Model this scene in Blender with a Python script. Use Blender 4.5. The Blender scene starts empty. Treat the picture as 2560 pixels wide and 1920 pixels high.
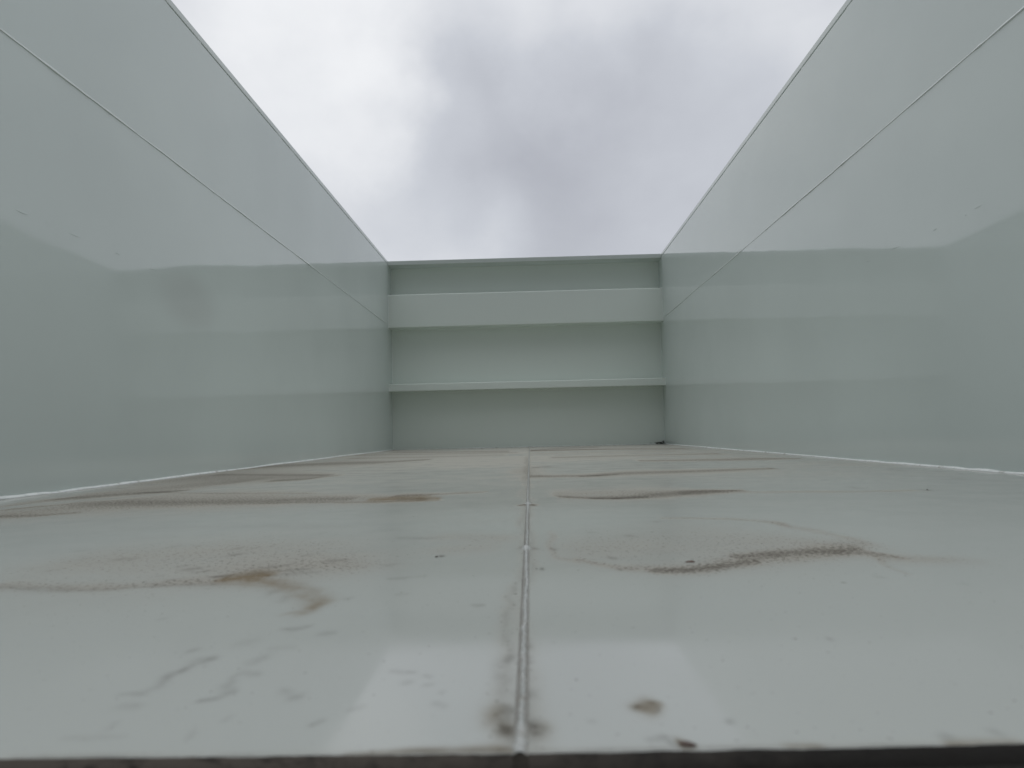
import bpy, math, random
import numpy as np
from mathutils import Vector, Matrix

random.seed(7); rng = np.random.default_rng(7)
sc = bpy.context.scene
COL = sc.collection
R = math.radians

# ------------------------------------------------------------------ camera
CX, CH = 0.016865, 0.12597            # lens height above the container floor
YAW, PITCH, ROLL = -0.023443, 0.069029, 0.022265
cam_d = bpy.data.cameras.new('camera'); cam = bpy.data.objects.new('camera', cam_d); COL.objects.link(cam)
fw = Vector((math.sin(YAW)*math.cos(PITCH), math.cos(YAW)*math.cos(PITCH), math.sin(PITCH)))
rt = Vector((math.cos(YAW), -math.sin(YAW), 0)); up = rt.cross(fw)
c_, s_ = math.cos(ROLL), math.sin(ROLL)
rt, up = c_*rt - s_*up, s_*rt + c_*up
M = Matrix((rt, up, -fw)).transposed().to_4x4(); M.translation = (CX, 0, CH); cam.matrix_world = M
cam_d.sensor_width = 36; cam_d.lens = 1775/2560*36; cam_d.clip_start = 0.02; cam_d.clip_end = 2000
cam_d.dof.use_dof = True; cam_d.dof.focus_distance = 2.2; cam_d.dof.aperture_fstop = 9.5
sc.camera = cam

# ------------------------------------------------------------------ render / view
sc.view_settings.view_transform = 'Standard'; sc.view_settings.look = 'None'
sc.view_settings.exposure = 0; sc.view_settings.gamma = 1; sc.view_settings.use_curve_mapping = False
sc.render.engine = 'CYCLES'
sc.cycles.use_denoising = True; sc.cycles.denoiser = 'OPENIMAGEDENOISE'; sc.cycles.denoising_input_passes = 'RGB_ALBEDO_NORMAL'; sc.cycles.denoising_prefilter = 'ACCURATE'; sc.render.dither_intensity = 1.0
sc.cycles.max_bounces = 12; sc.cycles.diffuse_bounces = 8; sc.cycles.glossy_bounces = 6

# ------------------------------------------------------------------ world: overcast sky
SUN_EL, SUN_AZ = R(74), R(0)
w = bpy.data.worlds.new('World'); sc.world = w; w.use_nodes = True
nt = w.node_tree; nt.nodes.clear()
def N(tree, typ, **kw):
    n = tree.nodes.new(typ)
    for k, v in kw.items():
        if hasattr(n, k): setattr(n, k, v)
        else: n.inputs[k].default_value = v
    return n
def math_(tree, op, a, b=None, clamp=False):
    n = tree.nodes.new('ShaderNodeMath'); n.operation = op; n.use_clamp = clamp
    for i, v in enumerate((a, b)):
        if v is None: continue
        if isinstance(v, (int, float)): n.inputs[i].default_value = v
        else: tree.links.new(v, n.inputs[i])
    return n.outputs[0]
def smooth(tree, v, a, b, lo=0.0, hi=1.0):
    n = tree.nodes.new('ShaderNodeMapRange'); n.interpolation_type = 'SMOOTHSTEP'
    tree.links.new(v, n.inputs[0])
    for i, x in zip((1, 2, 3, 4), (a, b, lo, hi)): n.inputs[i].default_value = x
    return n.outputs[0]
L = nt.links.new
tc = N(nt, 'ShaderNodeTexCoord')
nz = N(nt, 'ShaderNodeTexNoise'); nz.inputs['Scale'].default_value = 5; nz.inputs['Detail'].default_value = 5; nz.inputs['Roughness'].default_value = .5
L(tc.outputs['Generated'], nz.inputs['Vector'])
vs = N(nt, 'ShaderNodeVectorMath', operation='SUBTRACT'); L(nz.outputs['Color'], vs.inputs[0]); vs.inputs[1].default_value = (.5, .5, .5)
vm = N(nt, 'ShaderNodeVectorMath', operation='SCALE'); L(vs.outputs[0], vm.inputs[0]); vm.inputs['Scale'].default_value = .27
va = N(nt, 'ShaderNodeVectorMath', operation='ADD'); L(tc.outputs['Generated'], va.inputs[0]); L(vm.outputs[0], va.inputs[1])
vn = N(nt, 'ShaderNodeVectorMath', operation='NORMALIZE'); L(va.outputs[0], vn.inputs[0])
LOBES = [((-.365, .793, .488), .24, .27), ((-.27, .853, .459), .14, .10), ((-.2, .80, .56), .16, .20), ((-.06, .83, .555), .12, .16), ((.074, .868, .492), .12, .20), ((.22, .80, .56), .12, .12), ((-.166, .943, .289), .17, .16),
         ((-.05, .90, .43), .14, -.08), ((-.03, .931, .364), .22, -.12), ((.166, .94, .297), .22, -.20),
         ((.302, .87, .389), .22, .07), ((.214, .845, .491), .10, -.05), ((-.298, .866, .401), .10, .05)]
acc = None
for d, r, a in LOBES:
    dt = N(nt, 'ShaderNodeVectorMath', operation='DOT_PRODUCT'); L(vn.outputs[0], dt.inputs[0]); dt.inputs[1].default_value = Vector(d).normalized()
    m = smooth(nt, dt.outputs['Value'], math.cos(r*1.25), 1.0, 0, a)
    acc = m if acc is None else math_(nt, 'ADD', acc, m)
n2 = N(nt, 'ShaderNodeTexNoise'); n2.inputs['Scale'].default_value = 3.4; n2.inputs['Detail'].default_value = 6; n2.inputs['Roughness'].default_value = .52
mp = N(nt, 'ShaderNodeMapping'); L(tc.outputs['Generated'], mp.inputs[0]); mp.inputs['Location'].default_value = (3.3, 1.7, .45); mp.inputs['Scale'].default_value = (1, 1, 1.5); L(mp.outputs[0], n2.inputs['Vector'])
lum = math_(nt, 'ADD', acc, math_(nt, 'MULTIPLY', math_(nt, 'SUBTRACT', n2.outputs['Fac'], .5), .62))
lum = math_(nt, 'ADD', lum, .49, True)
ramp = N(nt, 'ShaderNodeValToRGB'); L(lum, ramp.inputs[0])
e = ramp.color_ramp.elements
e[0].position = 0; e[0].color = (.42, .433, .478, 1); e[1].position = 1; e[1].color = (.93, .94, .955, 1)
e2 = e.new(.45); e2.color = (.60, .622, .668, 1)
sky = N(nt, 'ShaderNodeTexSky'); sky.sky_type = 'NISHITA'; sky.sun_disc = False; sky.sun_elevation = SUN_EL; sky.sun_rotation = SUN_AZ
cl = N(nt, 'ShaderNodeVectorMath', operation='SCALE'); L(ramp.outputs[0], cl.inputs[0]); 
sx = N(nt, 'ShaderNodeSeparateXYZ'); L(tc.outputs['Generated'], sx.inputs[0])
# overcast dome: brighter towards the zenith, dull and low behind
gz = smooth(nt, sx.outputs[2], .50, 1.0, 10.0, 20.0)
gr_ = math_(nt, 'ADD', .2, math_(nt, 'MULTIPLY', .8, math_(nt, 'MAXIMUM', smooth(nt, sx.outputs[1], -.35, .25), smooth(nt, sx.outputs[2], .45, .85))))
L(math_(nt, 'MULTIPLY', gz, gr_), cl.inputs['Scale'])
mx = N(nt, 'ShaderNodeMix', data_type='RGBA'); mx.inputs[0].default_value = .05
L(cl.outputs[0], mx.inputs[6]); L(sky.outputs[0], mx.inputs[7])
bg = N(nt, 'ShaderNodeBackground'); L(mx.outputs[2], bg.inputs[0]); bg.inputs[1].default_value = .1
L(bg.outputs[0], N(nt, 'ShaderNodeOutputWorld').inputs[0])
sun_d = bpy.data.lights.new('sun', 'SUN'); sun_d.energy = .5; sun_d.angle = R(50); sun_d.color = (1, .98, .95)
sun = bpy.data.objects.new('sun', sun_d); COL.objects.link(sun)
sd = Vector((math.sin(SUN_AZ)*math.cos(SUN_EL), math.cos(SUN_AZ)*math.cos(SUN_EL), math.sin(SUN_EL)))
sun.rotation_euler = sd.to_track_quat('Z', 'Y').to_euler(); sun.location = (0, 3, 20)

# ------------------------------------------------------------------ materials
def new_mat(name):
    m = bpy.data.materials.new(name); m.use_nodes = True; t = m.node_tree; t.nodes.clear()
    b = t.nodes.new('ShaderNodeBsdfPrincipled'); o = t.nodes.new('ShaderNodeOutputMaterial'); t.links.new(b.outputs[0], o.inputs[0])
    return m, t, b
def noise(t, vec, scale, detail=3, rough=.5):
    n = t.nodes.new('ShaderNodeTexNoise'); n.inputs['Scale'].default_value = scale; n.inputs['Detail'].default_value = detail; n.inputs['Roughness'].default_value = rough
    if vec is not None: t.links.new(vec, n.inputs['Vector'])
    return n
def mixc(t, f, a, b):
    n = t.nodes.new('ShaderNodeMix'); n.data_type = 'RGBA'
    for i, v in ((0, f), (6, a), (7, b)):
        if isinstance(v, (int, float)): n.inputs[i].default_value = v
        elif isinstance(v, tuple): n.inputs[i].default_value = (*v, 1)
        else: t.links.new(v, n.inputs[i])
    return n.outputs[2]
def pos(t): return t.nodes.new('ShaderNodeNewGeometry').outputs['Position']
def scaled(t, v, s):
    n = t.nodes.new('ShaderNodeVectorMath'); n.operation = 'MULTIPLY'; t.links.new(v, n.inputs[0]); n.inputs[1].default_value = s; return n.outputs[0]

PAINT = (.617, .678, .648)
def paint_mat(name, base, rough=.05, ripple=.0032, tint=None, smudge=None, peel=False, grime=.03, var=1.0):
    m, t, b = new_mat(name); P = pos(t)
    n = noise(t, P, .9, 4); big = noise(t, scaled(t, P, (1, .35, .8)), 2.2, 2, .5)
    dark = tuple(c*(1-.07*var) for c in base); lite = tuple(min(1, c*(1+.05*var)) for c in base)
    col = mixc(t, smooth(t, n.outputs['Fac'], .15, .85), dark, lite)
    if tint:
        col = mixc(t, math_(t, 'MULTIPLY', smooth(t, big.outputs['Fac'], .30, .85), .35), col, tint)
    # dusty fine grime
    fg = noise(t, P, 26, 6, .7)
    if grime: col = mixc(t, math_(t, 'MULTIPLY', smooth(t, fg.outputs['Fac'], .52, .78), grime), col, (.34, .34, .31))
    if smudge:
        d = t.nodes.new('ShaderNodeVectorMath'); d.operation = 'DISTANCE'; t.links.new(scaled(t, P, (1, .46, 1)), d.inputs[0]); d.inputs[1].default_value = (smudge[0][0], smudge[0][1]*.46, smudge[0][2])
        col = mixc(t, smooth(t, d.outputs['Value'], smudge[1]*.35, smudge[1]*1.2, .15, 0), col, (.30, .26, .25))
    t.links.new(col, b.inputs['Base Color'])
    r = smooth(t, big.outputs['Fac'], .3, .75, rough*.8, rough*1.35)
    if grime: t.links.new(r, b.inputs['Roughness'])
    else: b.inputs['Roughness'].default_value = rough
    b.inputs['IOR'].default_value = 1.62
    wv = noise(t, scaled(t, P, (1, .8, 1.1)), 2.0, 2, .4)
    bp = t.nodes.new('ShaderNodeBump'); bp.inputs['Strength'].default_value = 1; bp.inputs['Distance'].default_value = ripple; t.links.new(wv.outputs['Fac'], bp.inputs['Height'])
    if peel:
        op = noise(t, P, 260, 2); b2 = t.nodes.new('ShaderNodeBump'); b2.inputs['Strength'].default_value = 1; b2.inputs['Distance'].default_value = .000012
        t.links.new(op.outputs['Fac'], b2.inputs['Height']); t.links.new(bp.outputs[0], b2.inputs['Normal']); t.links.new(b2.outputs[0], b.inputs['Normal'])
    elif ripple: t.links.new(bp.outputs[0], b.inputs['Normal'])
    return m
M_LEFT = paint_mat('left_wall_paint', PAINT, smudge=((-1.2, 2.51, .629), .115))
M_WALL = paint_mat('wall_paint', PAINT)
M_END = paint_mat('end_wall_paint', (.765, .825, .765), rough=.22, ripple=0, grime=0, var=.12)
M_RAIL = paint_mat('rail_paint', (.64, .69, .655), rough=.07, ripple=0)
M_WELD = paint_mat('weld_paint', (.72, .765, .735), rough=.25, ripple=0, peel=False)

def seal_mat():
    m, t, b = new_mat('sealant'); P = pos(t); n = noise(t, P, 40, 5, .65)
    col = mixc(t, smooth(t, n.outputs['Fac'], .35, .62), (.66, .69, .665), (.76, .785, .76))
    n2 = noise(t, P, 19, 4, .6); col = mixc(t, smooth(t, n2.outputs['Fac'], .56, .70, 0, .7), col, (.26, .25, .21))
    t.links.new(col, b.inputs['Base Color']); b.inputs['Roughness'].default_value = .4
    return m
M_SEAL = seal_mat()

def floor_mat():
    m, t, b = new_mat('floor_paint'); P = pos(t)
    def attr(nm):
        a = t.nodes.new('ShaderNodeAttribute'); a.attribute_name = nm; return a.outputs['Fac']
    dirt, rust, dark, film = attr('dirt'), attr('rust'), attr('grime'), attr('film')
    n = noise(t, P, 1.3, 4)
    col = mixc(t, smooth(t, n.outputs['Fac'], .3, .7), (.368, .388, .364), (.392, .412, .388))
    mott = noise(t, P, 9, 6, .62)
    fl = math_(t, 'MULTIPLY', math_(t, 'ADD', film, math_(t, 'MULTIPLY', dirt, 2.2)), smooth(t, mott.outputs['Fac'], .25, .65, .6, 1), True)
    col = mixc(t, fl, col, (.40, .392, .345))
    # dust: cloudy + grainy
    g1 = noise(t, P, 42, 6, .72); g2 = noise(t, P, 210, 5, .7); sp = noise(t, P, 230, 4, .6)
    grv = math_(t, 'ADD', math_(t, 'MULTIPLY', g1.outputs['Fac'], .75), math_(t, 'MULTIPLY', g2.outputs['Fac'], .25))
    dm = math_(t, 'MULTIPLY', dirt, smooth(t, grv, .30, .66, .5, 1.15), True)
    col = mixc(t, math_(t, 'MULTIPLY', dm, .85), col, (.232, .214, .180))
    th = math_(t, 'SUBTRACT', math_(t, 'ADD', sp.outputs['Fac'], math_(t, 'ADD', math_(t, 'MULTIPLY', dirt, .34), math_(t, 'MULTIPLY', film, .035))), .65)
    col = mixc(t, math_(t, 'MULTIPLY', smooth(t, th, 0, .10), .7), col, (.085, .075, .06))
    rm = math_(t, 'MULTIPLY', rust, smooth(t, grv, .34, .6, .5, 1.15), True)
    col = mixc(t, rm, col, (.20, .155, .095))
    km = math_(t, 'MULTIPLY', dark, smooth(t, grv, .36, .64, .35, 1.3), True)
    col = mixc(t, km, col, (.075, .067, .055))
    # sparse pin specks and tiny light chips everywhere
    vo = t.nodes.new('ShaderNodeTexVoronoi'); vo.inputs['Scale'].default_value = 30; t.links.new(P, vo.inputs['Vector'])
    rs = t.nodes.new('ShaderNodeSeparateColor'); t.links.new(vo.outputs['Color'], rs.inputs[0])
    pin = math_(t, 'MULTIPLY', smooth(t, vo.outputs['Distance'], .03, .10, 1, 0), math_(t, 'GREATER_THAN', rs.outputs[0], .95))
    col = mixc(t, math_(t, 'MULTIPLY', pin, .6), col, (.16, .15, .13))
    t.links.new(col, b.inputs['Base Color'])
    df = t.nodes.new('ShaderNodeBsdfDiffuse'); t.links.new(col, df.inputs['Color']); df.inputs['Roughness'].default_value = .6
    allm = math_(t, 'ADD', math_(t, 'ADD', dm, rm), math_(t, 'ADD', km, math_(t, 'MULTIPLY', fl, 1.0)), True)
    base_r = smooth(t, mott.outputs['Fac'], .3, .7, .055, .10)
    t.links.new(base_r, b.inputs['Roughness']); b.inputs['IOR'].default_value = 1.36
    ms = t.nodes.new('ShaderNodeMixShader'); out = next(n for n in t.nodes if n.type == 'OUTPUT_MATERIAL')
    t.links.new(allm, ms.inputs[0]); t.links.new(b.outputs[0], ms.inputs[1]); t.links.new(df.outputs[0], ms.inputs[2]); t.links.new(ms.outputs[0], out.inputs[0])
    wv = noise(t, P, 3.0, 2, .4)
    bp = t.nodes.new('ShaderNodeBump'); bp.inputs['Distance'].default_value = .0005; t.links.new(wv.outputs['Fac'], bp.inputs['Height'])
    t.links.new(bp.outputs[0], b.inputs['Normal'])
    return m
M_FLOOR = floor_mat()

def fweld_mat():
    m, t, b = new_mat('floor_weld_paint'); P = pos(t); x = t.nodes.new('ShaderNodeSeparateXYZ'); t.links.new(P, x.inputs[0])
    n = noise(t, P, 120, 4, .6); n2 = noise(t, P, 45, 4, .6)
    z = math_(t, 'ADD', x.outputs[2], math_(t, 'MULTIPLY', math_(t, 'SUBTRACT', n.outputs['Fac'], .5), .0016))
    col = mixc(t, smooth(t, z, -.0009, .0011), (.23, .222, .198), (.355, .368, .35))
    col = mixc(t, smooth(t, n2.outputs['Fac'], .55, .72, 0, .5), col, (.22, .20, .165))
    t.links.new(col, b.inputs['Base Color']); b.inputs['Roughness'].default_value = .32
    return m
M_FW = fweld_mat()
def edge_mat():
    m, t, b = new_mat('bare_dirty_steel_edge'); P = pos(t); n = noise(t, scaled(t, P, (1, 1, 2)), 60, 6, .7); x = t.nodes.new('ShaderNodeSeparateXYZ'); t.links.new(P, x.inputs[0])
    f = smooth(t, math_(t, 'ADD', x.outputs[0], math_(t, 'MULTIPLY', math_(t, 'SUBTRACT', n.outputs['Fac'], .5), .25)), -.12, .16)
    col = mixc(t, f, (.115, .098, .080), (.020, .018, .015)); col = mixc(t, smooth(t, n.outputs['Fac'], .52, .68, 0, .8), col, (.018, .015, .012))
    t.links.new(col, b.inputs['Base Color']); b.inputs['Roughness'].default_value = .85
    bp = t.nodes.new('ShaderNodeBump'); bp.inputs['Distance'].default_value = .001; t.links.new(n.outputs['Fac'], bp.inputs['Height']); t.links.new(bp.outputs[0], b.inputs['Normal'])
    return m
M_EDGE = edge_mat()
def simple(name, a, bcol, scale, rough):
    m, t, b = new_mat(name); n = noise(t, pos(t), scale, 6, .65)
    t.links.new(mixc(t, smooth(t, n.outputs['Fac'], .35, .65), a, bcol), b.inputs['Base Color']); b.inputs['Roughness'].default_value = rough
    bp = t.nodes.new('ShaderNodeBump'); bp.inputs['Distance'].default_value = .002; t.links.new(n.outputs['Fac'], bp.inputs['Height']); t.links.new(bp.outputs[0], b.inputs['Normal'])
    return m
M_GROUND = simple('concrete_yard', (.20, .195, .18), (.29, .285, .265), 16, .9)
M_LEAF = simple('wet_leaf', (.018, .017, .012), (.045, .036, .02), 60, .6)
M_CHIP = simple('brown_chip', (.075, .05, .04), (.12, .082, .062), 200, .8)
M_FRAME = simple('frame_paint', (.06, .06, .055), (.10, .10, .09), 14, .6)

# ------------------------------------------------------------------ mesh helpers
ROOT_LOC = Vector((0, 3.2, -.30))
class MB:
    def __init__(s): s.v = []; s.f = []
    def box(s, x0, x1, y0, y1, z0, z1):
        o = len(s.v); s.v += [(x, y, z) for x in (x0, x1) for y in (y0, y1) for z in (z0, z1)]
        s.f += [tuple(o+i for i in q) for q in ((0,1,3,2),(4,6,7,5),(0,4,5,1),(2,3,7,6),(0,2,6,4),(1,5,7,3))]
    def sweep(s, rings, closed=False):
        o = len(s.v); k = len(rings[0])
        for r in rings: s.v += [tuple(p) for p in r]
        for i in range(len(rings)-1):
            for j in range(k if closed else k-1):
                a = o+i*k+j; b = o+i*k+(j+1) % k
                s.f.append((a, b, b+k, a+k))
        s.f.append(tuple(o+j for j in range(k))[::-1]); s.f.append(tuple(o+(len(rings)-1)*k+j for j in range(k)))
    def build(s, name, mat, parent=None, bevel=0, smooth=False):
        off = ROOT_LOC if parent is not None else Vector((0, 0, 0))
        me = bpy.data.meshes.new(name); me.from_pydata([tuple(Vector(v)-off) for v in s.v], [], s.f); me.update()
        import bmesh
        bm = bmesh.new(); bm.from_mesh(me); bmesh.ops.recalc_face_normals(bm, faces=bm.faces); bm.to_mesh(me); bm.free()
        return link(name, me, mat, parent, bevel, smooth)
def link(name, me, mat, parent, bevel=0, smooth=False):
    me.materials.append(mat); o = bpy.data.objects.new(name, me); COL.objects.link(o)
    if parent is not None: o.parent = parent
    if smooth: me.polygons.foreach_set('use_smooth', [True]*len(me.polygons))
    if bevel:
        md = o.modifiers.new('bevel', 'BEVEL'); md.width = bevel; md.segments = 3; md.limit_method = 'ANGLE'; md.harden_normals = True
        me.polygons.foreach_set('use_smooth', [True]*len(me.polygons))
    return o
def wob(n, amp, octs=((40, 1), (15, .8), (5, .6))):
    """smooth 1-D wobble of n samples"""
    out = np.zeros(n); xs = np.arange(n)
    for step, a in octs:
        k = rng.normal(0, 1, n//step+4); out += a*np.interp(xs/step, np.arange(len(k)), k)
    return out*amp

# ------------------------------------------------------------------ ground (setting)
g = MB(); g.v = [(-200, -200, -.30), (200, -200, -.30), (200, 200, -.30), (-200, 200, -.30)]; g.f = [(0, 1, 2, 3)]
go = g.build('ground', M_GROUND); go['kind'] = 'structure'

# ------------------------------------------------------------------ the container
W2, D, H, REC = 1.2, 6.1415, 1.663, .15
Y0, Y1 = .288, D+REC
SEAM_Z = 1.0949; SX = .0103
root = bpy.data.objects.new('open_top_container', None); COL.objects.link(root); root.location = ROOT_LOC
root['label'] = 'long open-topped steel container in glossy pale grey-green paint, dirt-streaked floor, sky above'
root['category'] = 'container'

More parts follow.
